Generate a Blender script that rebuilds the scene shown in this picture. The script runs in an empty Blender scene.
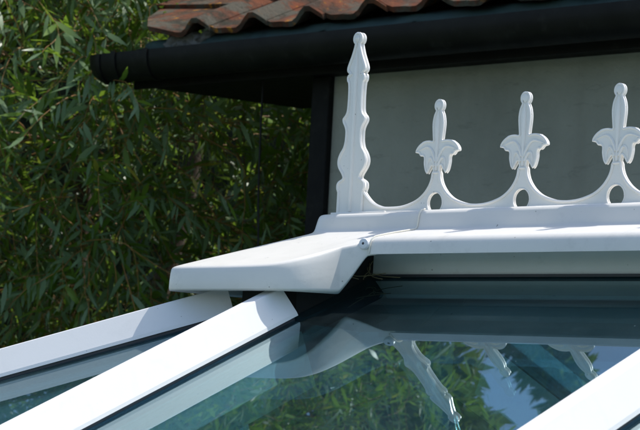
import bpy, bmesh, math, random
import numpy as np
from mathutils import Vector, Matrix

random.seed(7)
rng = np.random.default_rng(11)
S = bpy.context.scene
COL = S.collection
U = 0.13                       # metres in one cresting spacing; all lengths below are in these units

# ------------------------------------------------------------------ camera
FPX = 1943.63
YAW, PIT, ROL = math.radians(45.6874), math.radians(4.8761), math.radians(2.9967)
CAM = Vector((12.746, -12.8486, -1.56894))
fw = Vector((-math.sin(YAW)*math.cos(PIT), math.cos(YAW)*math.cos(PIT), math.sin(PIT)))
r0 = Vector((math.cos(YAW), math.sin(YAW), 0))
u0 = r0.cross(fw)
rr = math.cos(ROL)*r0 + math.sin(ROL)*u0
uu = -math.sin(ROL)*r0 + math.cos(ROL)*u0
cd = bpy.data.cameras.new('camera')
cam = bpy.data.objects.new('camera', cd)
COL.objects.link(cam)
cam.matrix_world = Matrix(((rr.x, uu.x, -fw.x, CAM.x*U), (rr.y, uu.y, -fw.y, CAM.y*U), (rr.z, uu.z, -fw.z, CAM.z*U), (0, 0, 0, 1)))
cd.sensor_width = 36
cd.sensor_fit = 'HORIZONTAL'
cd.lens = 36*FPX/640
cd.clip_start = 0.05
cd.clip_end = 2000
cd.dof.use_dof = True
cd.dof.focus_distance = 17.6*U
cd.dof.aperture_fstop = 32
S.camera = cam

# ------------------------------------------------------------------ light
SUN = Vector((0.20, 0.42, 0.87)).normalized()
w = bpy.data.worlds.new('World')
S.world = w
w.use_nodes = True
nt = w.node_tree
bg = nt.nodes['Background']
sky = nt.nodes.new('ShaderNodeTexSky')
sky.sky_type = 'NISHITA'
sky.sun_disc = False
sky.sun_elevation = math.asin(SUN.z)
sky.sun_rotation = math.atan2(SUN.x, SUN.y)
sky.air_density = 1.0
sky.dust_density = 1.6
nt.links.new(sky.outputs[0], bg.inputs[0])
bg.inputs[1].default_value = 0.14
sl = bpy.data.lights.new('sun', 'SUN')
sl.energy = 3.3
sl.angle = math.radians(0.5)
sl.color = (1.0, 0.96, 0.90)
so = bpy.data.objects.new('sun', sl)
so.rotation_euler = SUN.to_track_quat('Z', 'Y').to_euler()
so.location = (2, 2, 6)
COL.objects.link(so)
S.view_settings.view_transform = 'Standard'
S.view_settings.look = 'None'
S.view_settings.gamma = 1
S.view_settings.use_curve_mapping = False
S.view_settings.exposure = 0.5
S.render.engine = 'CYCLES'
S.cycles.max_bounces = 10
S.cycles.transparent_max_bounces = 24

# ------------------------------------------------------------------ helpers
ORG = {}                        # world origin of every object, in units


def empty(name, loc, label=None, cat=None, group=None, parent=None):
    o = bpy.data.objects.new(name, None)
    COL.objects.link(o)
    o.empty_display_size = 0.1
    put(o, loc, parent)
    tag(o, label, cat, group)
    return o


def put(o, org, parent):
    org = Vector(org)
    ORG[o.name] = org
    if parent is not None:
        o.parent = parent
        o.location = (org - ORG[parent.name])*U
    else:
        o.location = org*U


def tag(o, label=None, cat=None, group=None, kind=None):
    if label: o['label'] = label
    if cat: o['category'] = cat
    if group: o['group'] = group
    if kind: o['kind'] = kind
    return o


def mesh(name, V, F, mat, parent=None, org=None, smooth=None):
    """V in world units, F index tuples; ONE mesh object whose origin is org (default: its centre)."""
    V = np.asarray(V, float)
    if org is None:
        org = (V.min(0)+V.max(0))/2
    me = bpy.data.meshes.new(name)
    me.from_pydata([tuple(v) for v in (V-np.asarray(org, float))*U], [], [tuple(int(i) for i in f) for f in F])
    me.materials.append(mat)
    if smooth is not None:
        me.shade_smooth()
        if smooth < 180:
            me.set_sharp_from_angle(angle=math.radians(smooth))
    me.update()
    o = bpy.data.objects.new(name, me)
    COL.objects.link(o)
    put(o, org, parent)
    return o


class MB:
    def __init__(s):
        s.V = []
        s.F = []

    def add(s, V, F):
        b = len(s.V)
        s.V += [tuple(v) for v in V]
        s.F += [tuple(i+b for i in f) for f in F]
        return s

    def box(s, a, b, ax=None, org=None):
        """box between corners a,b in the frame ax (3 vectors) at org"""
        P = [(x, y, z) for x in (a[0], b[0]) for y in (a[1], b[1]) for z in (a[2], b[2])]
        if ax is not None:
            P = [tuple(Vector(org)+ax[0]*p[0]+ax[1]*p[1]+ax[2]*p[2]) for p in P]
        return s.add(P, [(0, 1, 3, 2), (4, 6, 7, 5), (0, 4, 5, 1), (2, 3, 7, 6), (0, 2, 6, 4), (1, 5, 7, 3)])

    def tube(s, pts, rad, n=8, caps=True):
        pts = [Vector(p) for p in pts]
        m = len(pts)
        rad = rad if hasattr(rad, '__len__') else [rad]*m
        V = []
        T0 = (pts[1]-pts[0]).normalized()
        N = T0.orthogonal().normalized()
        for i, p in enumerate(pts):
            T = (pts[min(i+1, m-1)]-pts[max(i-1, 0)]).normalized()
            N = (N-T*N.dot(T)).normalized()
            B = T.cross(N)
            for k in range(n):
                a = 2*math.pi*k/n
                V.append(p+(N*math.cos(a)+B*math.sin(a))*rad[i])
        F = [(i*n+k, i*n+(k+1) % n, (i+1)*n+(k+1) % n, (i+1)*n+k) for i in range(m-1) for k in range(n)]
        if caps:
            F.append(tuple(range(n))[::-1])
            F.append(tuple((m-1)*n+k for k in range(n)))
        return s.add(V, F)

    def prism(s, poly, d):
        """polygon (3-D points) extruded by the vector d"""
        n = len(poly)
        d = Vector(d)
        V = [Vector(p) for p in poly]+[Vector(p)+d for p in poly]
        F = [tuple(range(n)), tuple(range(2*n-1, n-1, -1))]+[(i, i+n, (i+1) % n+n, (i+1) % n) for i in range(n)]
        return s.add(V, F)

    def lathe(s, prof, c, ax, n=20):
        """prof = [(radius, height along ax)]"""
        ax = Vector(ax).normalized()
        N = ax.orthogonal().normalized()
        B = ax.cross(N)
        V = [Vector(c)+ax*h+(N*math.cos(2*math.pi*k/n)+B*math.sin(2*math.pi*k/n))*r for r, h in prof for k in range(n)]
        F = [(i*n+k, i*n+(k+1) % n, (i+1)*n+(k+1) % n, (i+1)*n+k) for i in range(len(prof)-1) for k in range(n)]
        F += [tuple(range(n))[::-1], tuple((len(prof)-1)*n+k for k in range(n))]
        return s.add(V, F)

    def build(s, name, mat, parent=None, org=None, smooth=None, fix=True):
        o = mesh(name, s.V, s.F, mat, parent, org, smooth)
        if fix:
            bm = bmesh.new()
            bm.from_mesh(o.data)
            bmesh.ops.recalc_face_normals(bm, faces=bm.faces)
            bm.to_mesh(o.data)
            bm.free()
        return o


def bevel(o, wdt, seg=2, ang=30):
    m = o.modifiers.new('bevel', 'BEVEL')
    m.width = wdt*U
    m.segments = seg
    m.limit_method = 'ANGLE'
    m.angle_limit = math.radians(ang)
    return o


def catmull(P, n=6, closed=False):
    P = [Vector(p) for p in P]
    out = []
    m = len(P)
    for i in range(m if closed else m-1):
        if closed:
            a, b, c, d = P[i-1], P[i], P[(i+1) % m], P[(i+2) % m]
        else:
            a, b, c, d = P[max(i-1, 0)], P[i], P[i+1], P[min(i+2, m-1)]
        for k in range(n):
            t = k/n
            out.append(0.5*((2*b)+(c-a)*t+(2*a-5*b+4*c-d)*t*t+(3*b-a-3*c+d)*t**3))
    if not closed:
        out.append(P[-1])
    return out


# ------------------------------------------------------------------ materials
def mat(name):
    m = bpy.data.materials.new(name)
    m.use_nodes = True
    n = m.node_tree
    return m, n, n.nodes['Principled BSDF'], n.nodes['Material Output']


def noise(n, scale, detail=4, rough=0.55, coord='Object', vec=None, dim='3D', stretch=None):
    t = n.nodes.new('ShaderNodeTexNoise')
    t.inputs['Scale'].default_value = scale
    t.inputs['Detail'].default_value = detail
    t.inputs['Roughness'].default_value = rough
    c = n.nodes.new('ShaderNodeTexCoord')
    src = c.outputs[coord]
    if stretch:
        mp = n.nodes.new('ShaderNodeMapping')
        mp.inputs['Scale'].default_value = stretch
        n.links.new(src, mp.inputs[0])
        src = mp.outputs[0]
    n.links.new(src, t.inputs['Vector'])
    return t.outputs['Fac']


def ramp(n, src, stops):
    r = n.nodes.new('ShaderNodeValToRGB')
    e = r.color_ramp.elements
    while len(e) < len(stops): e.new(0.5)
    for k, (p, c) in enumerate(stops):
        e[k].position = p
        e[k].color = (c if hasattr(c, '__len__') else (c, c, c))+(1,) if hasattr(c, '__len__') else (c, c, c, 1)
    n.links.new(src, r.inputs[0])
    return r.outputs[0]


def mix(n, f, a, b, typ='MIX'):
    m = n.nodes.new('ShaderNodeMix')
    m.data_type = 'RGBA'
    m.blend_type = typ
    for sock, v in ((m.inputs[0], f), (m.inputs[6], a), (m.inputs[7], b)):
        if hasattr(v, 'is_linked'): n.links.new(v, sock)
        elif hasattr(v, '__len__'): sock.default_value = tuple(v)+(1,)
        else: sock.default_value = v
    return m.outputs[2]


def bump(n, bs, src, strength, dist=0.002):
    b = n.nodes.new('ShaderNodeBump')
    b.inputs['Strength'].default_value = strength
    b.inputs['Distance'].default_value = dist
    n.links.new(src, b.inputs['Height'])
    n.links.new(b.outputs[0], bs.inputs['Normal'])


def plastic(name, base, rough=0.32, dirt=0.12, speck=True, dcol=(0.42, 0.42, 0.38)):
    m, n, b, o = mat(name)
    blot = ramp(n, noise(n, 9, 5, 0.6), [(0.42, 0.0), (0.75, 1.0)])
    c = mix(n, blot, base, tuple(x*(1-dirt)+y*dirt for x, y in zip(base, dcol)))
    streak = ramp(n, noise(n, 60, 3, 0.6, stretch=(0.25, 1, 0.25)), [(0.58, 0.0), (0.8, 0.35)])
    c = mix(n, streak, c, tuple(x*0.86 for x in base))
    c = mix(n, ramp(n, noise(n, 26, 6, 0.7, stretch=(1, .35, 1)), [(0.56, 0.0), (0.78, dirt*3.0)]), c, dcol)
    if speck:
        sp = ramp(n, noise(n, 210, 1, 0.4), [(0.785, 0.0), (0.81, 0.7)])
        c = mix(n, sp, c, (0.13, 0.12, 0.10))
    n.links.new(c, b.inputs['Base Color'])
    rg = n.nodes.new('ShaderNodeMapRange')
    n.links.new(noise(n, 35, 4), rg.inputs[0])
    rg.inputs[3].default_value = rough-0.06
    rg.inputs[4].default_value = rough+0.14
    n.links.new(rg.outputs[0], b.inputs['Roughness'])
    bump(n, b, noise(n, 420, 2), 0.10, 0.0004)
    return m


WHITE = plastic('white_upvc', (0.77, 0.745, 0.69))
CRESTW = plastic('white_cresting', (0.85, 0.825, 0.775), 0.28, 0.06)
BARW = plastic('white_bar_capping', (0.84, 0.83, 0.81), 0.35, 0.05)
FASC = plastic('weathered_white_fascia', (0.78, 0.80, 0.80), 0.4, 0.15)
BEAM = plastic('shade_dark_ridge_beam', (0.07, 0.08, 0.085), 0.5, 0.2, False, (0.1, 0.1, 0.1))  # shade of the dark interior is put into the beam's colour
SEAL = plastic('cream_sealant', (0.78, 0.76, 0.66), 0.5, 0.1, False)
BLACKP = plastic('black_plastic', (0.004, 0.004, 0.004), 0.42, 0.3, False, (0.02, 0.02, 0.018))
BLACKP.node_tree.nodes['Principled BSDF'].inputs['Specular IOR Level'].default_value = 0.18
RUBBER = plastic('dark_rubber', (0.035, 0.035, 0.042), 0.5, 0.2, False, (0.07, 0.07, 0.07))
FOAM = plastic('black_foam', (0.012, 0.012, 0.012), 0.9, 0.2, False, (0.03, 0.03, 0.03))
DARKWOOD = plastic('black_painted_timber', (0.005, 0.005, 0.005), 0.6, 0.4, False, (0.015, 0.015, 0.012))
DARKWOOD.node_tree.nodes['Principled BSDF'].inputs['Specular IOR Level'].default_value = 0.15
FELT = plastic('teal_roofing_felt', (0.028, 0.06, 0.06), 0.7, 0.3, False, (0.01, 0.012, 0.012))
HOLLOW = plastic('screw_socket', (0.03, 0.03, 0.03), 0.6, 0.1, False)
STEEL = plastic('screw_cap_white', (0.75, 0.76, 0.77), 0.3, 0.05, False)
GREYTRIM = plastic('pale_grey_trim', (0.24, 0.25, 0.23), 0.6, 0.2, False)
MORTAR = plastic('grey_mortar', (0.16, 0.155, 0.14), 0.95, 0.5, False, (0.06, 0.06, 0.05))


def render_wall():
    m, n, b, o = mat('olive_grey_render')
    c = ramp(n, noise(n, 2.2, 6, 0.6), [(0.3, (0.205, 0.208, 0.170)), (0.7, (0.315, 0.315, 0.262))])
    st = ramp(n, noise(n, 5, 5, 0.65, stretch=(1.6, 1.6, 0.35)), [(0.5, 0.0), (0.75, 0.45)])
    c = mix(n, st, c, (0.19, 0.18, 0.145))
    sc = ramp(n, noise(n, 16, 3, 0.75, stretch=(.5, .5, 2.4)), [(0.60, 0.0), (0.66, 0.30), (0.70, 0.0)])
    c = mix(n, sc, c, (0.12, 0.12, 0.10))
    n.links.new(c, b.inputs['Base Color'])
    b.inputs['Roughness'].default_value = 0.85
    bump(n, b, noise(n, 70, 6, 0.7), 0.8, 0.005)
    return m


def tile_mat():
    m, n, b, o = mat('weathered_clay_tile')
    g = n.nodes.new('ShaderNodeNewGeometry')
    c0 = ramp(n, g.outputs['Random Per Island'], [(0.0, (0.165, 0.05, 0.024)), (0.5, (0.21, 0.072, 0.033)), (1.0, (0.10, 0.036, 0.022))])
    c = mix(n, ramp(n, noise(n, 14, 6, 0.65), [(0.36, 0.0), (0.58, 0.95)]), c0, (0.065, 0.042, 0.030))
    c = mix(n, ramp(n, noise(n, 8.5, 7, 0.72), [(0.48, 0.0), (0.55, 0.9)]), c, (0.095, 0.092, 0.070))
    c = mix(n, ramp(n, noise(n, 11.7, 6, 0.7, stretch=(1.3, 1, 1)), [(0.60, 0.0), (0.66, 0.95)]), c, (0.40, 0.17, 0.02))
    c = mix(n, ramp(n, noise(n, 6.3, 6, 0.75, stretch=(1, 1.4, 1)), [(0.52, 0.0), (0.62, 0.92)]), c, (0.035, 0.035, 0.024))
    n.links.new(c, b.inputs['Base Color'])
    b.inputs['Roughness'].default_value = 0.95
    b.inputs['Specular IOR Level'].default_value = 0.15
    bump(n, b, noise(n, 55, 7, 0.7), 1.0, 0.008)
    return m


def leaf_mat(name, top, top2, under, yellow, gloss=0.38):
    m, n, b, o = mat(name)
    g = n.nodes.new('ShaderNodeNewGeometry')
    R = g.outputs['Random Per Island']
    c = ramp(n, R, [(0.0, top), (0.55, top2), (0.93, top), (0.965, yellow)])
    c = mix(n, g.outputs['Backfacing'], c, under)
    n.links.new(c, b.inputs['Base Color'])
    b.inputs['Roughness'].default_value = gloss
    b.inputs['Specular IOR Level'].default_value = 0.6
    tr = n.nodes.new('ShaderNodeBsdfTranslucent')
    n.links.new(mix(n, 0.5, c, (0.22, 0.32, 0.03)), tr.inputs[0])
    ms = n.nodes.new('ShaderNodeMixShader')
    ms.inputs[0].default_value = 0.5
    n.links.new(b.outputs[0], ms.inputs[1])
    n.links.new(tr.outputs[0], ms.inputs[2])
    n.links.new(ms.outputs[0], o.inputs[0])
    return m


def simple(name, base, base2, rough=0.8, sc=20, bp=0.4):
    m, n, b, o = mat(name)
    n.links.new(ramp(n, noise(n, sc, 5), [(0.35, base), (0.7, base2)]), b.inputs['Base Color'])
    b.inputs['Roughness'].default_value = rough
    bump(n, b, noise(n, sc*5, 4), bp, 0.004)
    return m


def glass_mat(name, tint, ior=2.75):
    m, n, b, o = mat(name)
    n.nodes.remove(b)
    fr = n.nodes.new('ShaderNodeFresnel')
    gm = n.nodes.new('ShaderNodeNewGeometry')
    mr = n.nodes.new('ShaderNodeMapRange')      # same reflectance on both faces of a pane
    n.links.new(gm.outputs['Backfacing'], mr.inputs[0])
    mr.inputs[3].default_value = ior
    mr.inputs[4].default_value = 1/ior
    n.links.new(mr.outputs[0], fr.inputs[0])
    tp = n.nodes.new('ShaderNodeBsdfTransparent')
    tp.inputs[0].default_value = tint+(1,)
    gl = n.nodes.new('ShaderNodeBsdfGlossy')
    gl.inputs[0].default_value = (0.74, 0.95, 1.0, 1)
    gl.inputs['Roughness'].default_value = 0.0
    bpn = n.nodes.new('ShaderNodeBump')
    bpn.inputs['Strength'].default_value = 0.05
    bpn.inputs['Distance'].default_value = 0.002
    n.links.new(noise(n, 5, 1, 0.4), bpn.inputs['Height'])
    n.links.new(bpn.outputs[0], gl.inputs['Normal'])
    df = n.nodes.new('ShaderNodeBsdfDiffuse')
    df.inputs[0].default_value = (0.24, 0.36, 0.40, 1)
    ms = n.nodes.new('ShaderNodeMixShader')
    n.links.new(fr.outputs[0], ms.inputs[0])
    n.links.new(tp.outputs[0], ms.inputs[1])
    n.links.new(gl.outputs[0], ms.inputs[2])
    m2 = n.nodes.new('ShaderNodeMixShader')
    dust = n.nodes.new('ShaderNodeMapRange')
    n.links.new(noise(n, 7, 5, 0.7), dust.inputs[0])
    dust.inputs[1].default_value = 0.45
    dust.inputs[2].default_value = 0.85
    dust.inputs[3].default_value = 0.015
    dust.inputs[4].default_value = 0.07
    dsp = ramp(n, noise(n, 95, 2, 0.5), [(0.74, 0.0), (0.79, 0.35)])
    ad = n.nodes.new('ShaderNodeMath'); ad.operation = 'MAXIMUM'
    n.links.new(dust.outputs[0], ad.inputs[0]); n.links.new(dsp, ad.inputs[1])
    n.links.new(ad.outputs[0], m2.inputs[0])
    n.links.new(ms.outputs[0], m2.inputs[1])
    n.links.new(df.outputs[0], m2.inputs[2])
    n.links.new(m2.outputs[0], o.inputs[0])
    return m


WALLM = render_wall()
TILEM = tile_mat()
WILLOW = leaf_mat('willow_leaf', (0.090, 0.19, 0.020), (0.19, 0.32, 0.035), (0.20, 0.31, 0.15), (0.40, 0.34, 0.05), 0.38)
DARKLEAF = leaf_mat('dark_leaf', (0.020, 0.045, 0.012), (0.035, 0.065, 0.016), (0.05, 0.08, 0.04), (0.08, 0.09, 0.02), 0.45)
PINE = leaf_mat('conifer_spray', (0.020, 0.040, 0.016), (0.030, 0.055, 0.020), (0.03, 0.05, 0.025), (0.05, 0.06, 0.02), 0.6)
BARK = simple('brown_bark', (0.05, 0.035, 0.025), (0.11, 0.08, 0.055), 0.9, 30)
TWIG = simple('orange_brown_twig', (0.24, 0.115, 0.03), (0.42, 0.22, 0.065), 0.55, 12, 0.1)
GLASS = glass_mat('tinted_glass', (0.44, 0.66, 0.73))
GRASS = simple('lawn_green', (0.035, 0.06, 0.015), (0.06, 0.09, 0.025), 0.95, 6)
PAVE = simple('grey_paving', (0.18, 0.175, 0.16), (0.26, 0.25, 0.23), 0.9, 8)
BRICK = simple('red_brick', (0.22, 0.10, 0.07), (0.30, 0.16, 0.11), 0.9, 25)
STRAW = simple('dry_straw', (0.16, 0.13, 0.07), (0.26, 0.21, 0.11), 0.8, 40, 0.1)

# ------------------------------------------------------------------ ground
GZ = -24.0
gv = MB()
N = 24
gs = [-1500+3000*i/N for i in range(N+1)]
V = [(x, y, GZ) for y in gs for x in gs]
F = [(j*(N+1)+i, j*(N+1)+i+1, (j+1)*(N+1)+i+1, (j+1)*(N+1)+i) for j in range(N) for i in range(N)]
tag(mesh('ground', V, F, GRASS), kind='structure')
tag(mesh('patio', [(-17, -20, GZ+.04), (24, -20, GZ+.04), (24, 21, GZ+.04), (-17, 21, GZ+.04)], [(0, 1, 2, 3)], PAVE), kind='structure')

# ================================================================== CONSERVATORY
TH = math.radians(24.3358)
T = math.tan(TH)
G = 0.45835                      # glass plane height under the crest at y = 0
XN = 0.77                        # where the hips meet
HIP = math.radians(48)
TE = T*math.tan(HIP)             # slope of the hipped end
YE = 16.0                        # half width at the eaves
XH = XN - YE/math.tan(HIP)
ZE = -G-T*YE
XR = 20.0
cons = empty('conservatory', (3, 0, GZ+.04), 'white framed conservatory with tinted glass roof, scrolled ridge cresting and a tall pointed finial', 'conservatory')


def nrm(sd):                     # outward normal of the main slope on side sd (-1 = near)
    return Vector((0, sd*math.sin(TH), math.cos(TH)))


def onmain(x, y, off=0.0):
    sd = -1 if y < 0 else 1
    return Vector((x, y, -G-T*abs(y)))+nrm(sd)*off


# ---- glazing bars
TW, BW, HT, HB = 0.062, 0.182, 0.283, 0.030


def bar(A, B, nv, parent, mid=False):
    """bar from ridge-end A to eaves-end B, lying on the glass with up normal nv"""
    A, B = Vector(A), Vector(B)
    d = (B-A).normalized()
    nv = (nv-d*nv.dot(d)).normalized()
    s = d.cross(nv)
    if mid: A, B = A-nv*.055, B-nv*.055
    prof = [(-BW, HB), (-BW+.006, HB+.03), (-TW-.006, HT-.006), (-TW+.004, HT), (TW-.004, HT), (TW+.006, HT-.006), (BW-.006, HB+.03), (BW, HB)]
    V = [A+s*x+nv*z for x, z in prof]+[B+s*x+nv*z for x, z in prof]
    k = len(prof)
    F = [(i, i+1, i+1+k, i+k) for i in range(k-1)]+[(k-1, 0, k, 2*k-1), tuple(range(k))[::-1], tuple(range(k, 2*k))]
    m = MB().add(V, F)
    o = m.build('glazing_bar', BARW, parent)
    g = MB()
    e = 0.03
    for sx in (-1, 1):
        g.add([A+d*e+s*sx*(BW-.09), A+d*e+s*sx*(BW-.022), A+d*e+s*sx*(BW-.022)+nv*(HB-.003), A+d*e+s*sx*(BW-.09)+nv*(HB-.003),
               B-d*e+s*sx*(BW-.09), B-d*e+s*sx*(BW-.022), B-d*e+s*sx*(BW-.022)+nv*(HB-.003), B-d*e+s*sx*(BW-.09)+nv*(HB-.003)],
              [(0, 1, 2, 3), (7, 6, 5, 4), (0, 4, 5, 1), (1, 5, 6, 2), (2, 6, 7, 3), (3, 7, 4, 0)])
    g.build('gasket', RUBBER, o)
    # structural rafter under the glass
    r = MB().box((0, -.17, -.62), ((B-A).length, .17, -.115), (d, s, nv), A)
    r.build('rafter', WHITE, o)
    return o


BX = [0.5457+4.6493*k for k in range(5)]
for sd in (-1, 1):
    for k, x in enumerate(BX):
        y0 = 1.30 if k == 0 else 0.50
        bar(onmain(x, sd*y0), onmain(x, sd*YE), nrm(sd), cons)
    for k in (1, 2):                                  # jack bars on the hip side
        x = BX[0]-4.6493*k
        yh = (XN-x)*math.tan(HIP)+0.45
        bar(onmain(x, sd*yh), onmain(x, sd*YE), nrm(sd), cons)
    s0 = 1.56
    A = Vector((XN-s0*math.cos(HIP), sd*s0*math.sin(HIP), 0)); A.z = -G-T*abs(A.y)
    B = Vector((XH, sd*YE, ZE))
    nh = (nrm(sd)+Vector((-math.sin(math.atan(TE)), 0, math.cos(math.atan(TE))))).normalized()
    bar(A, B, nh, cons, True)
ne = Vector((-math.sin(math.atan(TE)), 0, math.cos(math.atan(TE))))
for y in (-8.5, -4.2, 0.0, 4.2, 8.5):
    xs = XN-max(abs(y)/math.tan(HIP)+.45, 2.4)
    bar((xs, y, -G-TE*(XN-xs)), (XH, y, ZE), ne, cons)

# ---- glass panes (one per bay, real thickness)
TG = 0.10


def pane(poly, nv):
    o = MB().prism(poly, -nv*TG).build('glass_pane', GLASS, cons)
    return o


for sd in (-1, 1):
    nv = nrm(sd)
    P = lambda x, y: onmain(x, sd*y)
    xs = [BX[0]]+BX[1:]+[XR]
    for a, b in zip(xs[:-1], xs[1:]):
        pane([P(a+.015, .2), P(b-.015, .2), P(b-.015, YE), P(a+.015, YE)], nv)
    j1, j2 = BX[0]-4.6493, BX[0]-2*4.6493
    hy = lambda x: (XN-x)*math.tan(HIP)
    pane([P(BX[0]-.015, hy(BX[0])+.05), P(BX[0]-.015, YE), P(j1+.015, YE), P(j1+.015, hy(j1))], nv)
    pane([P(j1-.015, hy(j1)+.02), P(j1-.015, YE), P(j2+.015, YE), P(j2+.015, hy(j2))], nv)
    pane([P(j2-.015, hy(j2)+.02), P(j2-.015, YE), P(XH+.02, YE)], nv)
E3 = lambda x, y: Vector((x, y, -G-TE*(XN-x)))
ys = [-YE+.02, -8.5, -4.2, 0, 4.2, 8.5, YE-.02]
for a, b in zip(ys[:-1], ys[1:]):
    xa, xb = XN-abs(a)/math.tan(HIP)-.02, XN-abs(b)/math.tan(HIP)-.02
    poly = [E3(xa, a+.015), E3(XH, a+.015), E3(XH, b-.015), E3(xb, b-.015)]
    if abs(xa-XH) < .05: poly = poly[1:]
    if abs(xb-XH) < .05: poly = poly[:-1]
    pane(poly, ne)

# ---- fascia strips beside the ridge and the ridge beam
for sd in (-1, 1):
    f = MB().box((0.66, min(sd*.30, sd*.35), -.612), (XR, max(sd*.30, sd*.35), -.345)).build('ridge_fascia', FASC, cons)
    MB().box((0.68, min(sd*.352, sd*.385), -.622), (XR, max(sd*.352, sd*.385), -.598)).build('gasket', RUBBER, f)
MB().box((0.66, -.24, -1.15), (XR, .24, -.5)).build('ridge_beam', BEAM, cons)

# ---- hub block of black foam under the end cap
hb = MB()
hub_poly = [(-.35, -.98), (-.1, -1.22), (.30, -1.24), (.62, -1.24), (.655, -.40), (.655, .40), (.62, 1.24), (.30, 1.24), (-.1, 1.22), (-.35, .98)]
top = [Vector((x, y, -G-T*abs(y)+.24)) for x, y in hub_poly]
bot = [Vector((x, y, -G-T*abs(y)+.006 if x > 0 else -1.0)) for x, y in hub_poly]
n_ = len(top)
cT, cB = Vector((.2, 0, -.30)), Vector((.2, 0, -1.1))
hb.add(top+bot+[cT, cB], [(i, (i+1) % n_, 2*n_) for i in range(n_)]+[(n_+(i+1) % n_, n_+i, 2*n_+1) for i in range(n_)]+[(i, i+n_, (i+1) % n_+n_, (i+1) % n_) for i in range(n_)])
hb.build('ridge_hub', FOAM, cons)

# ---- ridge cap: section swept along the ridge
SEC = [(0, -.004), (.20, -.012), (.245, -.024), (.272, -.055), (.292, -.165), (.306, -.19), (.34, -.205), (.62, -.262), (.79, -.302), (.835, -.320), (.864, -.348), (.878, -.385), (.885, -.462)]


def full_section(sec, inner=.022):
    o = [(-y, z) for y, z in sec[::-1]]+list(sec[1:])
    i = [(y*(1-inner/abs(.885)) if y else 0, z-inner) for y, z in o]
    i[0] = (o[0][0]+inner, o[0][1]); i[-1] = (o[-1][0]-inner, o[-1][1])
    return o, i


def sweep(x0, x1, sec, name, parent, dz=0.0, shrink=1.0, nseg=1):
    o, i = full_section(sec)
    ring = o+i[::-1]
    k = len(ring)
    V, F = [], []
    xs = [x0+(x1-x0)*j/nseg for j in range(nseg+1)]
    for x in xs:
        V += [(x, y*shrink, z+dz) for y, z in ring]
    for j in range(nseg):
        F += [(j*k+a, j*k+(a+1) % k, (j+1)*k+(a+1) % k, (j+1)*k+a) for a in range(k)]
    h = len(o)
    for b in (0, nseg*k):
        F += [(b+a, b+a+1, b+k-2-a, b+k-1-a) for a in range(h-1)]
    m = MB().add(V, F)
    return m.build(name, WHITE, parent, smooth=40)


XS = 1.13
rc = sweep(XS, XR, SEC, 'ridge_cap', cons)
# bead of cream sealant along the joint
pts = [Vector((XS-.006, -y-.006, z+.008)) for y, z in SEC[1:]]
MB().tube(catmull(pts, 3), .0075, 6).build('sealant_bead', SEAL, rc, smooth=60)
pts = [Vector((XS-.006, y+.006, z+.008)) for y, z in SEC[1:]]
MB().tube(catmull(pts, 3), .0075, 6).build('sealant_bead', SEAL, rc, smooth=60)

# ---- end cap: rows of points from the crest outwards, walked round the outline
# each station: crest point, riser top, riser foot, shelf mid, shoulder, skirt top, skirt bottom
def station(x, kind=0):
    s = [Vector((x, -y, z)) for y, z in SEC]
    return s


ST = []
k_ = .992
for x in (XS+.10, XS-.02):       # tail tucked under the ridge cap
    ST.append([Vector((x, -y*k_, z-.012)) for y, z in SEC])


def hood(top0, foot, edge, skirt_top, skirt_bot):
    """13 points like SEC: plinth top(4) - foot(3) - shelf - rounded edge - skirt"""
    c, tp = top0
    a, b = Vector(c), Vector(tp)
    f = Vector(foot); e = Vector(edge); s1 = Vector(skirt_top); s2 = Vector(skirt_bot)
    out = [a]
    dirr = (b-a)
    out += [a+dirr*.74+Vector((0, 0, -.006)), a+dirr*.90+Vector((0, 0, -.018)), b+Vector((0, 0, -.043))]
    df = f-b
    out += [Vector((b.x+df.x*.6, b.y+df.y*.6, f.z+.03)), f+Vector((0, 0, 0))]
    out += [f.lerp(e, .06), f.lerp(e, .55), f.lerp(e, .90), f.lerp(e, .985)]
    # rounded shoulder between shelf and skirt
    q = lambda t: e*(1-t)**2+s1*0+(Vector((s1.x, s1.y, e.z-.008)))*(2*t*(1-t))+s1*t*t
    out += [q(.35), q(.72), s2]
    return out


def Hd(cx, edge, bot, foot=None, tp=None, zt=None):
    foot = foot or (cx, -.306, -.198)
    tp = tp or (cx, -.272, -.012)
    ex, ey, ez = edge
    bx, by, bz = bot
    o = Vector((bx-ex, by-ey, 0))
    st = (ex+o.x*.75, ey+o.y*.75, ez-.075)
    return hood(((cx, 0, -.012), tp), foot, edge, st, bot)


ST.append(Hd(1.08, (1.095, -.845, -.345), (1.098, -.895, -.485)))
ST.append(Hd(1.05, (1.045, -.900, -.362), (1.050, -.945, -.600)))
ST.append(Hd(1.02, (.975, -.970, -.388), (.985, -.990, -.730)))
ST.append(Hd(1.00, (.935, -1.020, -.402), (.948, -1.03, -.806)))
ST.append(Hd(.995, (.925, -1.035, -.407), (.940, -1.04, -.828)))
ST.append(Hd(.99, (.915, -1.055, -.415), (.936, -1.06, -.834)))
ST.append(Hd(.95, (.878, -1.160, -.448), (.923, -1.16, -.834)))
ST.append(Hd(.90, (.835, -1.300, -.495), (.893, -1.31, -.834)))
ST.append(Hd(.84, (.780, -1.425, -.538), (.848, -1.445, -.834)))
ST.append(Hd(.78, (.700, -1.515, -.572), (.770, -1.555, -.834)))
ST.append(Hd(.70, (.590, -1.570, -.592), (.650, -1.620, -.836)))
ST.append(Hd(.55, (.400, -1.592, -.600), (.450, -1.650, -.838)))
ST.append(Hd(.35, (.200, -1.598, -.604), (.220, -1.658, -.840)))
ST.append(Hd(.15, (-.05, -1.602, -.606), (-.05, -1.662, -.842)))
ST.append(Hd(0.0, (-.32, -1.606, -.608), (-.32, -1.664, -.842)))
ST.append(Hd(-.08, (-.52, -1.608, -.610), (-.54, -1.666, -.842)))
c_ = (-.10, 0)
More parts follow.
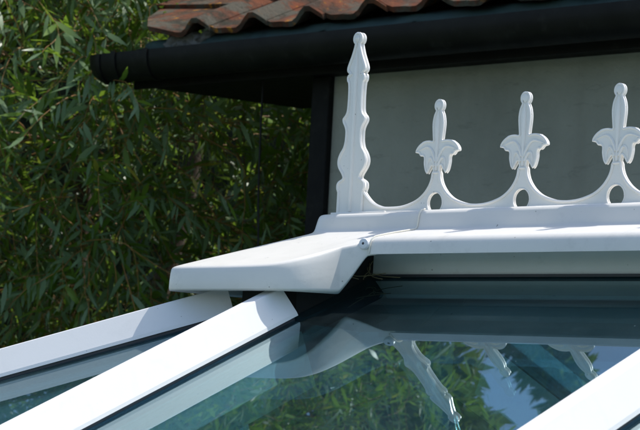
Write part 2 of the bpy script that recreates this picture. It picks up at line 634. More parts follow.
ST.append(Hd(-.12, (-.610, -1.602, -.612), (-.625, -1.652, -.842), (-.20, -.285, -.200), (-.175, -.25, -.012)))
ST.append(Hd(-.14, (-.655, -1.572, -.614), (-.672, -1.600, -.842), (-.255, -.24, -.202), (-.225, -.21, -.012)))
ST.append(Hd(-.15, (-.672, -1.500, -.614), (-.690, -1.520, -.842), (-.285, -.19, -.202), (-.255, -.17, -.012)))
ST.append(Hd(-.15, (-.676, -.90, -.614), (-.695, -.90, -.842), (-.30, -.12, -.202), (-.270, -.11, -.012)))
ST.append(Hd(-.15, (-.676, 0.0, -.614), (-.695, 0.0, -.842), (-.30, 0.0, -.202), (-.270, 0.0, -.012)))
full = ST+[[Vector((v.x, -v.y, v.z)) for v in row] for row in ST[-2::-1]]
k = len(full[0])
V = [v for row in full for v in row]
F = [(j*k+a, j*k+a+1, (j+1)*k+a+1, (j+1)*k+a) for j in range(len(full)-1) for a in range(k-1)]
me_end = MB().add(V, F)
ec = me_end.build('ridge_end_cap', WHITE, cons, smooth=50)
sol = ec.modifiers.new('shell', 'SOLIDIFY')
sol.thickness = .022*U
sol.offset = -1
# make sure the normals of the open shell point outwards
bm = bmesh.new(); bm.from_mesh(ec.data)
bm.faces.ensure_lookup_table()
bmesh.ops.remove_doubles(bm, verts=bm.verts, dist=1e-5)
up = sum(f.normal.z*f.calc_area() for f in bm.faces)
if up < 0: bmesh.ops.reverse_faces(bm, faces=bm.faces)
bm.to_mesh(ec.data); bm.free()
sb = ec.modifiers.new('smooth', 'SUBSURF')
sb.levels = 1; sb.render_levels = 1


def screw(x, y, z, n):
    n = Vector(n).normalized()
    c = Vector((x, y, z))
    s = MB().lathe([(.052, -.01), (.052, .012), (.044, .026), (.030, .031), (.016, .031)], c, n, 24).build('screw', STEEL, ec, smooth=35)
    MB().lathe([(.014, .010), (.014, .030), (.008, .033)], c, n, 12).build('screw_socket', HOLLOW, s)
    return s


screw(1.072, -.895, -.375, (.25, -1, .12))
screw(1.072, .895, -.375, (.25, 1, .12))


# ---- cresting: 2-D outline plates with a raised bead round the edges
def plate(mb, outline, holes, t, y0=0.0):
    """outline/holes: lists of (x, z). Adds a plate of thickness t centred on y0."""
    bm = bmesh.new()
    edges = []
    for loop in [outline]+holes:
        vs = [bm.verts.new((x, 0, z)) for x, z in loop]
        for i in range(len(vs)):
            edges.append(bm.edges.new((vs[i], vs[(i+1) % len(vs)])))
    bmesh.ops.triangle_fill(bm, use_beauty=True, use_dissolve=False, edges=edges)
    bm.verts.index_update()
    vv = [tuple(v.co) for v in bm.verts]
    ff = [tuple(v.index for v in f.verts) for f in bm.faces]
    bm.free()
    nv = len(vv)
    V = [(x, y0-t/2, z) for x, _, z in vv]+[(x, y0+t/2, z) for x, _, z in vv]
    F = list(ff)+[tuple(i+nv for i in f[::-1]) for f in ff]
    b = 0
    for loop in [outline]+holes:
        m = len(loop)
        F += [(b+i, b+(i+1) % m, b+(i+1) % m+nv, b+i+nv) for i in range(m)]
        b += m
    mb.add(V, F)


def bead(mb, path, t, r=.014, y0=0.0, n=6, closed=False, both=True):
    for s in ((-1, 1) if both else (-1,)):
        P = [Vector((x, y0+s*(t/2-.001), z)) for x, z in path]
        if closed: P = P+[P[0]]
        mb.tube(P, r, n)


def sm(path, n=4, closed=False):
    return [(v.x, v.y) for v in catmull([(x, z, 0) for x, z in path], n, closed)]


PT = .030
# half profile of the spike above the waist (x, z), right side, from the waist up
half_a = sm([(.034, .345), (.034, .375), (.043, .404), (.057, .413), (.072, .407), (.088, .390), (.104, .368), (.120, .347)], 3)
half_b = sm([(.120, .347), (.138, .368), (.150, .400), (.158, .436), (.157, .468), (.166, .492), (.184, .503)], 3)
half_c = sm([(.184, .503), (.202, .500), (.218, .508), (.236, .526), (.276, .533)], 3)
half_d = sm([(.276, .533), (.262, .556), (.236, .580), (.198, .601), (.150, .613), (.100, .615), (.062, .610), (.046, .622)], 3)
half = half_a[:-1]+half_b[:-1]+half_c[:-1]+half_d
blade = [(.046, .622), (.053, .680), (.060, .745), (.058, .790), (.047, .835), (.030, .868), (.026, .880)]


def make_spike(x0, parent):
    mb = MB()
    R = half[:-1]+sm(blade, 4)
    ball = [(.046*math.sin(a), .921-.046*math.cos(a)) for a in np.linspace(math.radians(42), math.pi, 9)]
    R = R+ball
    L = [(-x, z) for x, z in R[::-1]][1:]
    outl = [(x0+x, z) for x, z in R+L]
    plate(mb, outl, [], PT)
    bead(mb, [(x0+x*.97, z) for x, z in R], PT, .0105)
    bead(mb, [(x0-x*.97, z) for x, z in R], PT, .0105)
    # raised centre ridge of the blade and the veins of the leaves
    mbr = [Vector((x0, s*PT/2, z)) for s in (-1,) for z in (.40, .5, .62, .70, .78, .86)]
    for s in (-1, 1):
        mb.tube([(x0, s*PT/2, z) for z in (.36, .48, .60, .70, .78, .87)], [.014, .017, .018, .021, .019, .010], 8)
        for sg in (-1, 1):
            v1 = catmull([(x0+sg*.012, s*PT/2, .44), (x0+sg*.055, s*PT/2, .525), (x0+sg*.105, s*PT/2, .565), (x0+sg*.165, s*PT/2, .562), (x0+sg*.245, s*PT/2, .536)], 4)
            mb.tube(v1, list(np.linspace(.019, .006, len(v1))), 6)
            v2 = catmull([(x0+sg*.020, s*PT/2, .40), (x0+sg*.055, s*PT/2, .462), (x0+sg*.088, s*PT/2, .470), (x0+sg*.110, s*PT/2, .430), (x0+sg*.112, s*PT/2, .365)], 4)
            mb.tube(v2, list(np.linspace(.018, .007, len(v2))), 6)
        mb.lathe([(.036, 0), (.036, .006), (.026, .010)], (x0, s*PT/2, .921), (0, s, 0), 16)
    mb.V = [(x0+(x-x0)*(.95 if z < .61 else 1), y, .345+(z-.345)*1.055) for x, y, z in mb.V]
    o = mb.build('crest_spike', CRESTW, parent, org=(x0, 0, .345), smooth=35)
    return o


# scalloped rail
NS = 10
X0 = 1.06083


def flank(sg, x0):               # side of one pedestal from the waist down to the scallop bottom
    pts = [(.040, .345), (.045, .300), (.064, .245), (.100, .190), (.152, .138), (.226, .092), (.330, .058), (.420, .042), (.5, .038)]
    return [(x0+sg*x, z) for x, z in sm(pts, 3)]


topline = [(.158, .205), (.168, .190), (.215, .140), (.285, .088), (.370, .055), (.450, .040), (X0-.5, .038)]
topline = sm(topline, 3)
for kx in range(NS):
    xc = X0+kx
    l = flank(-1, xc)[::-1]
    r = flank(1, xc)
    topline = topline+l[(1 if kx == 0 else 1):]+[]
    topline = topline+r
xe = X0+NS-1+.5
outl = topline+[(xe, -.02), (.158, -.02)]
holes = []
for kx in range(NS):
    xc = X0+kx
    holes.append([(xc+.094*math.cos(a), .074+.096*math.sin(a)) for a in np.linspace(0, 2*math.pi, 28, endpoint=False)])
mb = MB()
plate(mb, outl, holes, PT)
bead(mb, topline, PT, .0145)
for h in holes: bead(mb, h, PT, .008, closed=True)
rail = mb.build('cresting_rail', CRESTW, cons, smooth=35)
# foot flange
ft = MB().box((-.20, -.075, -.014), (.50, .075, .010))
bevel(ft.build('crest_foot', CRESTW, rail), .006)
ft = MB().box((.52, -.075, -.016), (xe, .075, .006))
bevel(ft.build('crest_foot', CRESTW, rail), .006)
sp0 = make_spike(X0, rail)
for kx in range(1, NS):
    c = sp0.copy()
    COL.objects.link(c)
    c.parent = rail
    c.location = sp0.location+Vector((kx*U, 0, 0))

# finial
FT = .046
fr = [(.158, -.005), (.158, .205), (.184, .226), (.188, .262), (.172, .290), (.118, .314), (.106, .338), (.128, .375), (.172, .425), (.190, .468), (.186, .512), (.160, .560),
      (.122, .605), (.101, .665), (.096, .730), (.099, .775), (.118, .815), (.143, .850), (.146, .880), (.118, .905), (.094, .945), (.086, 1.02), (.085, 1.12), (.090, 1.19), (.098, 1.222),
      (.112, 1.236), (.113, 1.268), (.092, 1.284), (.074, 1.292), (.094, 1.310), (.116, 1.330), (.112, 1.362), (.088, 1.410), (.060, 1.465), (.038, 1.520), (.024, 1.565), (.021, 1.582)]
fr = fr[:2]+sm(fr[1:], 3)[1:]
ball = [(.047*math.sin(a), 1.620-.047*math.cos(a)) for a in np.linspace(math.radians(30), math.pi, 10)]
Rf = [(x if z < .21 else x*.93, z) for x, z in fr]+ball
Lf = [(-x, z) for x, z in Rf[::-1]][1:]
mb = MB()
plate(mb, Rf+Lf, [], FT)
bead(mb, [(x*.975, z) for x, z in Rf], FT, .0165)
bead(mb, [(-x*.975, z) for x, z in Rf], FT, .0165)
for s in (-1, 1):
    mb.tube([(0, s*FT/2, z) for z in (.02, .3, .6, .9, 1.2, 1.34, 1.5)], [.020, .020, .022, .022, .022, .026, .006], 8)
mb.lathe([(.012, -.046), (.030, -.036), (.044, -.018), (.0475, 0), (.044, .018), (.030, .036), (.012, .046)], (0, 0, 1.620), (0, 0, 1), 18)
mb.V = [(x, y, z*1.022) for x, y, z in mb.V]
fin = mb.build('finial', CRESTW, cons, org=(0, 0, 0), smooth=35)

# ---- eaves beam, walls and glazing below
ev = MB()
z1, z0 = ZE-.02, ZE-1.1
for a, b in (((XH-.5, -YE-.5, z0), (XR, -YE+.5, z1)), ((XH-.5, YE-.5, z0), (XR, YE+.5, z1)), ((XH-.5, -YE+.5, z0), (XH+.5, YE-.5, z1))):
    bevel(MB().box(a, b).build('eaves_beam', WHITE, cons), .05)
zb = GZ+4.2
for a, b in (((XH-.6, -YE-.6, GZ), (XR, -YE+.4, zb)), ((XH-.6, YE-.4, GZ), (XR, YE+.6, zb)), ((XH-.6, -YE+.4, GZ), (XH+.4, YE-.4, zb))):
    MB().box(a, b).build('dwarf_wall', BRICK, cons)


def window(ax, bx, ay, by):
    fm = MB()
    d = Vector((bx-ax, by-ay, 0)); L = d.length; d.normalize()
    s = Vector((-d.y, d.x, 0))
    fr_ = (d, s, Vector((0, 0, 1)))
    o = Vector((ax, ay, 0))
    for p, q in (((0, -.25, zb), (.45, .25, z0)), ((L-.45, -.25, zb), (L, .25, z0)), ((.45, -.25, zb), (L-.45, .25, zb+.45)), ((.45, -.25, z0-.45), (L-.45, .25, z0))):
        fm.box(p, q, fr_, o)
    f = fm.build('window_frame', WHITE, cons)
    MB().box((.45, -.05, zb+.45), (L-.45, .05, z0-.45), fr_, o).build('window_glass', GLASS, f)


for sd in (-1, 1):
    xs = np.linspace(XH+.6, XR, 8)
    for a, b in zip(xs[:-1], xs[1:]):
        window(a+.03, b-.03, sd*YE, sd*YE)
yy = np.linspace(-YE+.6, YE-.6, 7)
for a, b in zip(yy[:-1], yy[1:]):
    window(XH, XH, a+.03, b-.03)

# ================================================================== OUTBUILDING (rotated 5 degrees)
AL = math.radians(5)
PA, PB, PZ = Vector((math.cos(AL), math.sin(AL), 0)), Vector((-math.sin(AL), math.cos(AL), 0)), Vector((0, 0, 1))
PV = Vector((-12, 16, 0))
FRM = (PA, PB, PZ)


def W3(a, b, z): return PV+PA*a+PB*b+PZ*z


out = empty('outbuilding', W3(4, 12, GZ), 'low outbuilding with grey rendered wall, black gutter and old orange pantile roof', 'building')


def bbox(a, b, name, m, parent=out, bev=None):
    o = MB().box(a, b, FRM, PV).build(name, m, parent)
    if bev: bevel(o, bev)
    return o


AR = 26.0
MB().box((-5.19, 1.15, GZ), (AR, 3.0, 5.07), FRM, PV).build('wall', WALLM, out)
bbox((-5.30, 3.0, GZ), (-3.5, 26, 5.07), 'wall', WALLM)
bbox((AR-1.8, 3.0, GZ), (AR, 26, 5.07), 'wall', WALLM)
bbox((-5.70, .98, GZ), (-5.20, 1.55, 5.07), 'corner_post', DARKWOOD, bev=.03)
# soffit and fascia board
sf = MB()
poly = [(-10.6, .45), (AR+.4, .45), (AR+.4, 4.7), (-9.2, 4.7)]
sf.prism([W3(a, b, 5.075) for a, b in poly], PZ*.12)
sf.build('soffit', DARKWOOD, out)
bbox((-10.7, .38, 5.0), (AR+.4, .449, 5.95), 'fascia_board', DARKWOOD)
# felt strip drooping out from under the tiles
P0_ = []
for i in range(120):
    a = -10.2+(AR+10.2)*i/119
    dr = .05*math.sin(a*2.3)+.04*math.sin(a*5.1+1)
    P0_.append([W3(a, .40, 6.12), W3(a, .20+dr*.4, 5.98+dr), W3(a, .12+dr*.4, 5.78+dr*1.4)])
V = [p for r_ in P0_ for p in r_]
F = [(i*3+j, i*3+j+1, (i+1)*3+j+1, (i+1)*3+j) for i in range(119) for j in range(2)]
fo = MB().add(V, F).build('roofing_felt', FELT, out, smooth=60)
so_ = fo.modifiers.new('t', 'SOLIDIFY'); so_.thickness = .02*U
# gutter
gp = [(0.45, .70), (.40, .42), (.30, .20), (.12, .06), (-.10, .03), (-.28, .12), (-.39, .30), (-.43, .50), (-.43, .66), (-.40, .66), (-.40, .62), (-.38, .50), (-.34, .32), (-.24, .16), (-.09, .075), (.11, .10), (.27, .23), (.37, .43), (.42, .70)]


def gut(a0, a1, sc, name, parent, m=BLACKP):
    ring = [(-y*-1, z) for y, z in gp]
    V = []
    for a in (a0, a1):
        V += [W3(a, -.06+y*sc, 5.06+.35+(z-.35)*sc) for y, z in gp]
    k = len(gp)
    F = [(i, (i+1) % k, (i+1) % k+k, i+k) for i in range(k)]
    hh = 9
    for b in (0, k):
        F += [(b+i, b+i+1, b+k-2-i, b+k-1-i) for i in range(hh)]
    return MB().add(V, F).build(name, m, parent, smooth=45)


gtr = gut(-11.15, AR, 1.0, 'gutter', out)
for a in (-10.6, -9.55, 7.5, 13.5, 19.5):
    gut(a, a+.14, 1.09, 'gutter_bracket', gtr)
ring0 = [(0.45, .70), (.40, .42), (.30, .20), (.12, .06), (-.10, .03), (-.28, .12), (-.39, .30), (-.43, .50), (-.43, .66)]
V, F = [], []
secs = [(-11.62, .30), (-11.56, .52), (-11.45, .74), (-11.32, .90), (-11.16, 1.0), (-11.10, 1.06), (-10.98, 1.06)]
for a, sc in secs:
    V += [W3(a, -.06+y*sc, 5.06+.68+(z-.68)*sc) for y, z in ring0]
kk = len(ring0)
F = [(j*kk+i, j*kk+(i+1) % kk, (j+1)*kk+(i+1) % kk, (j+1)*kk+i) for j in range(len(secs)-1) for i in range(kk)]
F += [tuple(range(kk))[::-1], tuple(range((len(secs)-1)*kk, len(secs)*kk))]
MB().add(V, F).build('gutter_end_cap', BLACKP, gtr, smooth=50)

# pantile roof
RP = math.radians(27)
rd, rn = Vector((0, math.cos(RP), math.sin(RP))), Vector((0, -math.sin(RP), math.cos(RP)))
CW, GA = 1.68, 2.25
NC, NR = 22, 9


def pan(s):                       # section of one tile, s in 0..1
    return .17*math.cos(2*math.pi*(s-.86))+.055*math.cos(4*math.pi*(s-.86))+.03*math.sin(2*math.pi*s)


tb = MB()
for r_ in range(NR):
    for c in range(-1, NC):
        if c < 0 and r_ < 0: continue
        jx, jy, jz, jr = random.uniform(-.03, .03), random.uniform(-.09, .07), random.uniform(-.02, .03), random.uniform(-.012, .012)
        rows = []
        nx = 13
        for (d0, lift) in ((0.0, .17), (GA*.5, .12), (GA+.35, .03)):
            for th in (0, -.12):
                row = []
                for i in range(nx):
                    s = i/(nx-1)*1.10
                    a = -9.72+(c+1)*CW*.985+s*CW+jx
                    if c == -1 and s < .5:
                        a -= (.5-s)*.25
                    dd = d0+jy+r_*GA+(i/(nx-1)-.5)*jr*6
                    z = pan(s)+lift+jz+th+(r_*0)
                    if c == -1 and s < .5: a -= (min(dd, 2.0) if r_ == 0 else 2.0)*(.5-s)*1.9
                    if c == -1 and s < .5: z = pan(.5)+lift+jz+th+(.5-s)*.45
                    p = (a, .02+rd.y*dd+rn.y*z, 6.10+rd.z*dd+rn.z*z)
                    row.append(W3(*p))
                rows.append(row)
        V = [p for row in rows for p in row]
        F = []
        T0, B0, T1, B1, T2, B2 = [q*nx for q in range(6)]
        for i in range(nx-1):
            F += [(T0+i, T0+i+1, T1+i+1, T1+i), (T1+i, T1+i+1, T2+i+1, T2+i),
                  (B0+i+1, B0+i, B1+i, B1+i+1), (B1+i+1, B1+i, B2+i, B2+i+1),
                  (B0+i, B0+i+1, T0+i+1, T0+i), (T2+i, T2+i+1, B2+i+1, B2+i)]
        F += [(T0, T1, B1, B0), (T1, T2, B2, B1), (B0+nx-1, B1+nx-1, T1+nx-1, T0+nx-1), (B1+nx-1, B2+nx-1, T2+nx-1, T1+nx-1)]
        tb.add(V, F)
roof = tb.build('roof', TILEM, out, smooth=40)
LR = NR*GA
# dark boarding under the tiles, back slope and gables
rb = MB()
yr, zr = .3+LR*math.cos(RP), 5.80+LR*math.sin(RP)
rb.prism([W3(-9.6, .35, 5.78), W3(-9.6, yr, zr-.1), W3(-9.6, 2*yr, 5.78), W3(-9.6, 2*yr, 5.3), W3(-9.6, .46, 5.3)], PA*(NC*CW*.985+1.0))
rb.build('roof_boarding', DARKWOOD, roof)
MB().prism([W3(-9.8, yr-.1, zr+.05), W3(-9.8, 2*yr+.6, 5.75), W3(-9.8, 2*yr+.6, 5.95), W3(-9.8, yr-.1, zr+.3)], PA*(NC*CW*.985+1.4)).build('rear_slope', TILEM, roof)
# mortar bedding at the verge
rr_ = random.Random(3)
nx_, nz_ = 34, 12
V = []
for sd_ in (0, 1):
    for j in range(nz_+1):
        for i in range(nx_+1):
            u_, v_ = i/nx_, j/nz_
            edge = min(u_, 1-u_, v_, 1-v_)
            jit = .035*rr_.uniform(-1, 1)+.05*math.sin(u_*19+v_*7)*math.cos(v_*13)
            V.append(W3(-9.55+1.35*u_+.02*rr_.uniform(-1, 1)+.05*math.sin(v_*9), (.16+.10*v_-min(edge, .12)*.8+jit) if sd_ == 0 else .42, 5.66+v_*(.60-.12*abs(math.sin(u_*6)))+.02*rr_.uniform(-1, 1)))
w_ = nx_+1
q_ = w_*(nz_+1)
F = [(j*w_+i, j*w_+i+1, (j+1)*w_+i+1, (j+1)*w_+i) for j in range(nz_) for i in range(nx_)]
F += [(q_+a_, q_+d_, q_+c__, q_+b_) for a_, b_, c__, d_ in F[:]]
loop = [i for i in range(nx_)]+[j*w_+nx_ for j in range(nz_)]+[nz_*w_+i for i in range(nx_, 0, -1)]+[j*w_ for j in range(nz_, 0, -1)]
F += [(loop[i], loop[i]+q_, loop[(i+1) % len(loop)]+q_, loop[(i+1) % len(loop)]) for i in range(len(loop))]
MB().add(V, F).build('verge_mortar', MORTAR, out, smooth=50)

# hanging cable
cp = [W3(-7.08, .9, 5.08), W3(-7.08, .9, 4.0), W3(-7.04, .9, 2.5), W3(-6.95, .9, 1.0), W3(-6.90, .9, -3), W3(-6.9, .9, -10), W3(-6.9, .9, GZ+.02)]
cab = MB().tube(catmull(cp, 5), .024, 8).build('hanging_cable', BLACKP, None, smooth=60)
tag(cab, 'thin black cable hanging straight down from the soffit in front of the willow leaves', 'cable')

# ================================================================== VEGETATION
def leaves(name, P, D, Nn, L, Wd, m, parent, org, curl=.18):
    """lanceolate leaves: base P, direction D, face normal Nn (all n x 3), length L, width Wd"""
    n = len(P)
    D = D/np.linalg.norm(D, axis=1)[:, None]
    Sd = np.cross(D, Nn); Sd /= np.linalg.norm(Sd, axis=1)[:, None]+1e-9
    Nn = np.cross(Sd, D)
    L = L[:, None]; Wd = Wd[:, None]
    cu = (rng.uniform(-.3, 1, (n, 1)))*curl
    tw = rng.uniform(-.25, .25, (n, 1))
    st = [(0, 0), (.25, .42), (.55, .46), (.80, .22), (1, 0)]
    vs = []
    for t, wv in st:
        c = P+D*L*t-Nn*L*cu*t*t
        if wv == 0: vs.append(c)
        else:
            sd = Sd*np.cos(tw*t*4)+Nn*np.sin(tw*t*4)
            vs.append(c+sd*Wd*wv); vs.append(c-sd*Wd*wv)
    V = np.stack(vs, 1).reshape(-1, 3)          # 8 verts per leaf
    k = 8
    base = (np.arange(n)*k)[:, None]
    tri = np.concatenate([base+np.array([[0, 2, 1]]), base+np.array([[5, 6, 7]])], 0)
    qd = np.concatenate([base+np.array([[1, 2, 4, 3]]), base+np.array([[3, 4, 6, 5]])], 0)
    me = bpy.data.meshes.new(name)
    Vl = (V-np.array(org))*U
    me.vertices.add(len(Vl)); me.vertices.foreach_set('co', Vl.astype(np.float32).ravel())
    loops = np.concatenate([tri.ravel(), qd.ravel()])
    me.loops.add(len(loops)); me.loops.foreach_set('vertex_index', loops.astype(np.int32))
    nf = len(tri)+len(qd)
    ls = np.concatenate([np.arange(len(tri))*3, len(tri)*3+np.arange(len(qd))*4])
    me.polygons.add(nf); me.polygons.foreach_set('loop_start', ls.astype(np.int32))
    me.update(calc_edges=True); me.validate()
    me.materials.append(m)
    me.shade_smooth()
    o = bpy.data.objects.new(name, me)
    COL.objects.link(o)
    put(o, org, parent)
    return o


def unit(v): return v/(np.linalg.norm(v, axis=-1, keepdims=True)+1e-9)


def shoots(centre, rad, n, seglen, nseg, droop, inner=.45, keep=None):
    """curved twigs growing outwards inside an ellipsoid; returns list of polylines"""
    res = []
    while len(res) < n:
        d = unit(rng.normal(size=3))
        rr2 = inner+(1-inner)*rng.random()**.6
        p = np.array(centre)+d*np.array(rad)*rr2*(1+.22*math.sin(d[0]*7+d[2]*5)*math.cos(d[1]*6+d[2]*9))
        if keep is not None and not keep(p): continue
        v = unit(d*np.array([1, 1, .35])+rng.normal(size=3)*.75+np.array([0, 0, .1]))
        pts = [p]
        for j in range(nseg):
            v = unit(v+np.array([0, 0, -droop])+rng.normal(size=3)*.16)
            p = p+v*seglen
            pts.append(p)
        res.append(np.array(pts))
    return res


def leafy(name_leaf, name_twig, parent, org, tw, step, L, Wd, mleaf, mtwig, trad, droopleaf=.35, extra=None):
    P, D, Nn = [], [], []
    V, F = ([np.array(v) for v in extra.V], list(extra.F)) if extra else ([], [])
    for pts in tw:
        seg = np.diff(pts, axis=0)
        ln = np.linalg.norm(seg, axis=1)
        tot = ln.sum()
        m = max(2, int(tot/step))
        s = (np.arange(m)+rng.random(m)*.6)/m*tot
        cum = np.concatenate([[0], np.cumsum(ln)])
        idx = np.clip(np.searchsorted(cum, s)-1, 0, len(seg)-1)
        t = (s-cum[idx])/ln[idx]
        pp = pts[idx]+seg[idx]*t[:, None]
        dd = unit(seg[idx])
        side = unit(rng.normal(size=(m, 3)))
        side = unit(side-dd*(side*dd).sum(1)[:, None])
        ld = unit(dd*.75+side*.8+np.array([0, 0, -droopleaf])*rng.uniform(.2, 1.2, (m, 1)))
        nn = unit(np.array([0, 0, 1.])+rng.normal(size=(m, 3))*.65)
        P.append(pp); D.append(ld); Nn.append(nn)
        # triangular twig
        b = len(V)
        r = trad*rng.uniform(.7, 1.4)
        q = len(pts)
        for j, p in enumerate(pts):
            rj = r*(1-.75*j/(q-1))
            tt = unit(seg[min(j, q-2)])
            a = unit(np.cross(tt, [0.3, .2, 1.]))
            c = np.cross(tt, a)
            for k3 in range(4):
                an = k3*math.pi/2
                V.append(p+(a*math.cos(an)+c*math.sin(an))*rj)
        F += [(b+j*4+k3, b+j*4+(k3+1) % 4, b+(j+1)*4+(k3+1) % 4, b+(j+1)*4+k3) for j in range(q-1) for k3 in range(4)]
    P = np.concatenate(P); D = np.concatenate(D); Nn = np.concatenate(Nn)
    n = len(P)
    Ls = L*rng.uniform(.55, 1.2, n)
    o = leaves(name_leaf, P, D, Nn, Ls, Wd*Ls/L*rng.uniform(.75, 1.25, n), mleaf, parent, org)
    t_ = mesh(name_twig, np.array(V), F, mtwig, parent, org=org, smooth=180)
    return o, t_, n


def limbs(name, base, tips, r0_, m, parent):
    mb = MB()
    b = Vector(base)
    fork = b+Vector((0, 0, 10))
    mb.tube(catmull([b, b+Vector((.3, .1, 5)), fork], 4), [r0_*1.25]+[r0_]*7+[r0_*.8], 10)
    for tp in tips:
        tp = Vector(tp)
        mid = fork.lerp(tp, .45)+Vector((random.uniform(-1.5, 1.5), random.uniform(-1.5, 1.5), 2.0))
        pth = catmull([fork-Vector((0, 0, 1)), fork.lerp(mid, .5)+Vector((0, 0, .8)), mid, mid.lerp(tp, .5)+Vector((random.uniform(-.8, .8), random.uniform(-.8, .8), .6)), tp], 4)
        mb.tube(pth, list(np.linspace(r0_*.42, .06, len(pth))), 7)
    return mb.build(name, m, parent, smooth=60)


# near willow
def gap(p):                       # loose clumps with dark gaps between them
    v = math.sin(p[0]*.9+p[2]*.5)*math.cos(p[1]*.8-p[2]*.7)+.6*math.sin(p[2]*1.3+p[0]*.4+p[1]*.5)
    return rng.random() < (1.0 if v > -.15 else .22)


WC, WR = np.array((-38., 25., 4.)), np.array((15., 13.5, 31.))
wil = empty('willow_tree', (-38, 25, GZ), 'big leafy willow tree with long narrow leaves and orange twigs, left of the outbuilding', 'tree')
tips = []
for i in range(16):
    d = unit(rng.normal(size=3)*np.array([1, 1, .9])+np.array([.2, -.3, .2]))
    tips.append(tuple(WC+d*WR*.8))
limbs('trunk', (-38, 25, GZ), tips, 1.3, BARK, wil)


def inb(p):                       # outside the building and its roof
    q = p-np.array(PV)
    a, b = q@np.array(PA), q@np.array(PB)
    if a > -11.9 and (b > -1.2 or p[2] > 1.5) and p[2] < 18: return False
    az = math.degrees(math.atan2(p[1]+2.6, -(p[0]-3)))
    return p[2] < 11 or az < 36.6-.08*(p[2]-11)+1.2*math.sin(p[2]*.9)


front = lambda p: ((p-WC)/WR)@np.array([.72, -.69, 0]) > -.15 and inb(p)
tw = shoots(WC, WR, 8200, .50, 9, .13, .62, lambda p: front(p) and gap(p) and (-17 < p[2] < 12 or rng.random() < .45))
tw += shoots(WC, WR, 500, .62, 9, .13, .3, lambda p: not front(p) and inb(p))
# long bare shoots crossing the face of the crown
mb = MB()
for i in range(90):
    d = unit(np.array([.72, -.69, 0])+rng.normal(size=3)*np.array([.5, .5, .55]))
    p = WC+d*WR*rng.uniform(.82, 1.0)
    p[2] = rng.uniform(-6, 12)
    if not inb(p): continue
    v = unit(np.array([.70, .71, 0])*rng.choice([-1, 1])+rng.normal(size=3)*.35+np.array([0, 0, .1]))
    pts = [p]
    ok = True
    for j in range(7):
        v = unit(v+rng.normal(size=3)*.13+np.array([0, 0, -.06])); p = p+v*1.2
        if not inb(p): ok = False; break
        pts.append(p)
    if len(pts) < 4: continue
    mb.tube([tuple(q) for q in pts], list(np.linspace(rng.uniform(.022, .045), .012, len(pts))), 6)
o1, o2, nl = leafy('crown', 'twigs', wil, (-38, 25, 4), tw, .20, .72, .125, WILLOW, TWIG, .015, extra=mb)
print('willow leaves', nl)

# dark hedge added behind the willow, standing in for its shaded gaps
hdg = empty('backdrop', (-50, 48, GZ), 'added dark leafy hedge standing behind the willow', 'backdrop')
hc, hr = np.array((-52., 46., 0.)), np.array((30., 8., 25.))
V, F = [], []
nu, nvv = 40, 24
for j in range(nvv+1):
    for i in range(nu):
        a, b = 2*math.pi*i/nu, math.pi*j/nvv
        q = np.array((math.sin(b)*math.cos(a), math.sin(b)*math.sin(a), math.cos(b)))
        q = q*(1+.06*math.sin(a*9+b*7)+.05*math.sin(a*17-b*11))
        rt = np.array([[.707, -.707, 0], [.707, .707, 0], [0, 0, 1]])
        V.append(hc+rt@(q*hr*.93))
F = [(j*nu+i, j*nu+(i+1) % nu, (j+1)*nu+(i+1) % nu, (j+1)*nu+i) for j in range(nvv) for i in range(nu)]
INNER = simple('gap_shade_dark', (0.012, 0.018, 0.008), (0.025, 0.03, 0.014), 0.95, 12)  # shade deep between the leaves, painted as a solid dark core
mesh('gap_shade_core', V, F, INNER, hdg, smooth=180)
n = 15000
q = unit(rng.normal(size=(n, 3)))
rt = np.array([[.707, -.707, 0], [.707, .707, 0], [0, 0, 1]])
P = hc+(q*hr*rng.uniform(.93, 1.05, (n, 1)))@rt.T
sel = (q@rt.T)@np.array([.6, -.8, 0]) > -.2
P = P[sel]; q = q[sel]; n = len(P)
leaves('foliage', P, unit(q@rt.T+rng.normal(size=(n, 3))*.8), unit(rng.normal(size=(n, 3))+np.array([0, 0, 1.5])), rng.uniform(.9, 1.7, n), rng.uniform(.35, .6, n), DARKLEAF, hdg, tuple(hc))

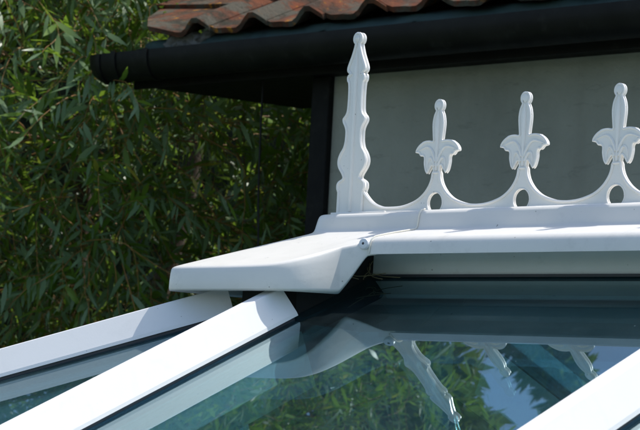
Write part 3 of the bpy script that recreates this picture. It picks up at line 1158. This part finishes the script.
# conifer far beyond the outbuilding (only its reflection shows)
TX, TY = -60.7, 36.6
pt = empty('evergreen_tree', (TX, TY, GZ), 'tall dark broad evergreen tree behind the willow, seen mirrored in the roof glass', 'tree')
tt = [(TX+random.uniform(-5, 5), TY+random.uniform(-5, 5), random.uniform(35, 66)) for i in range(9)]
limbs('trunk', (TX, TY, GZ), tt, 1.5, BARK, pt)
n = 26000
q = unit(rng.normal(size=(n, 3)))
rad_ = rng.uniform(.35, 1.0, (n, 1))**.5*(1+.16*np.sin(q[:, :1]*9+q[:, 2:]*11)*np.cos(q[:, 1:2]*8+q[:, 2:]*6))
P = np.array((TX, TY, 36.))+q*rad_*np.array((8.6, 8.6, 40.))
leaves('crown', P, unit(q+rng.normal(size=(n, 3))*.8), unit(rng.normal(size=(n, 3))+np.array([0, 0, 1.2])), rng.uniform(.9, 1.9, n), rng.uniform(.35, .75, n), DARKLEAF, pt, (TX, TY, 36))

CX, CY = -150.0, 128.0
pn = empty('conifer_tree', (CX, CY, GZ), 'tall dark conifer beyond the outbuilding, seen mirrored in the roof glass', 'tree')
MB().tube([(CX, CY, GZ), (CX, CY, 60), (CX, CY, 158)], [3.2, 2.2, .25], 10).build('trunk', BARK, pn, smooth=60)
P, D = [], []
for k in range(9000):
    h = rng.random()**.6
    z = 0+h*160
    rmax = 13*(1-h)**.8+1.2
    a = rng.uniform(0, 2*math.pi)
    lay = math.floor(z/4.2)*4.2+rng.normal()*.6
    r_ = rmax*rng.uniform(.15, 1)*(1+.2*math.sin(lay*3+a*3))
    P.append((CX+math.cos(a)*r_, CY+math.sin(a)*r_, lay+1.2-r_*.2))
    D.append((math.cos(a), math.sin(a), -.35+rng.normal()*.3))
n = len(P)
leaves('crown', np.array(P), np.array(D)+rng.normal(size=(n, 3))*.35, unit(rng.normal(size=(n, 3))*.5+np.array([0, 0, 1])), rng.uniform(1.8, 3.6, n), rng.uniform(.5, 1.1, n), PINE, pn, (CX, CY, 70))

# wisps of dry grass caught under the ridge cap
mb = MB()
for pts in ([(.70, -.46, -.585), (.80, -.50, -.60), (.95, -.50, -.625), (1.12, -.48, -.632)], [(.68, -.44, -.54), (.76, -.52, -.57), (.86, -.56, -.63), (1.02, -.60, -.655)],
            [(.72, -.42, -.48), (.73, -.47, -.54), (.78, -.52, -.60), (.80, -.60, -.64)], [(.60, -.62, -.60), (.72, -.62, -.63), (.86, -.58, -.62), (1.0, -.54, -.60)],
            [(.66, -.40, -.50), (.70, -.43, -.56), (.69, -.48, -.61), (.74, -.55, -.655)], [(.52, -.80, -.66), (.62, -.76, -.63), (.70, -.70, -.64), (.79, -.66, -.66)]):
    mb.tube(catmull(pts, 4), .0038, 5)
st = mb.build('dry_grass', STRAW, None, smooth=60)
tag(st, 'few wisps of dry straw caught under the ridge cap beside the end cap', 'straw')
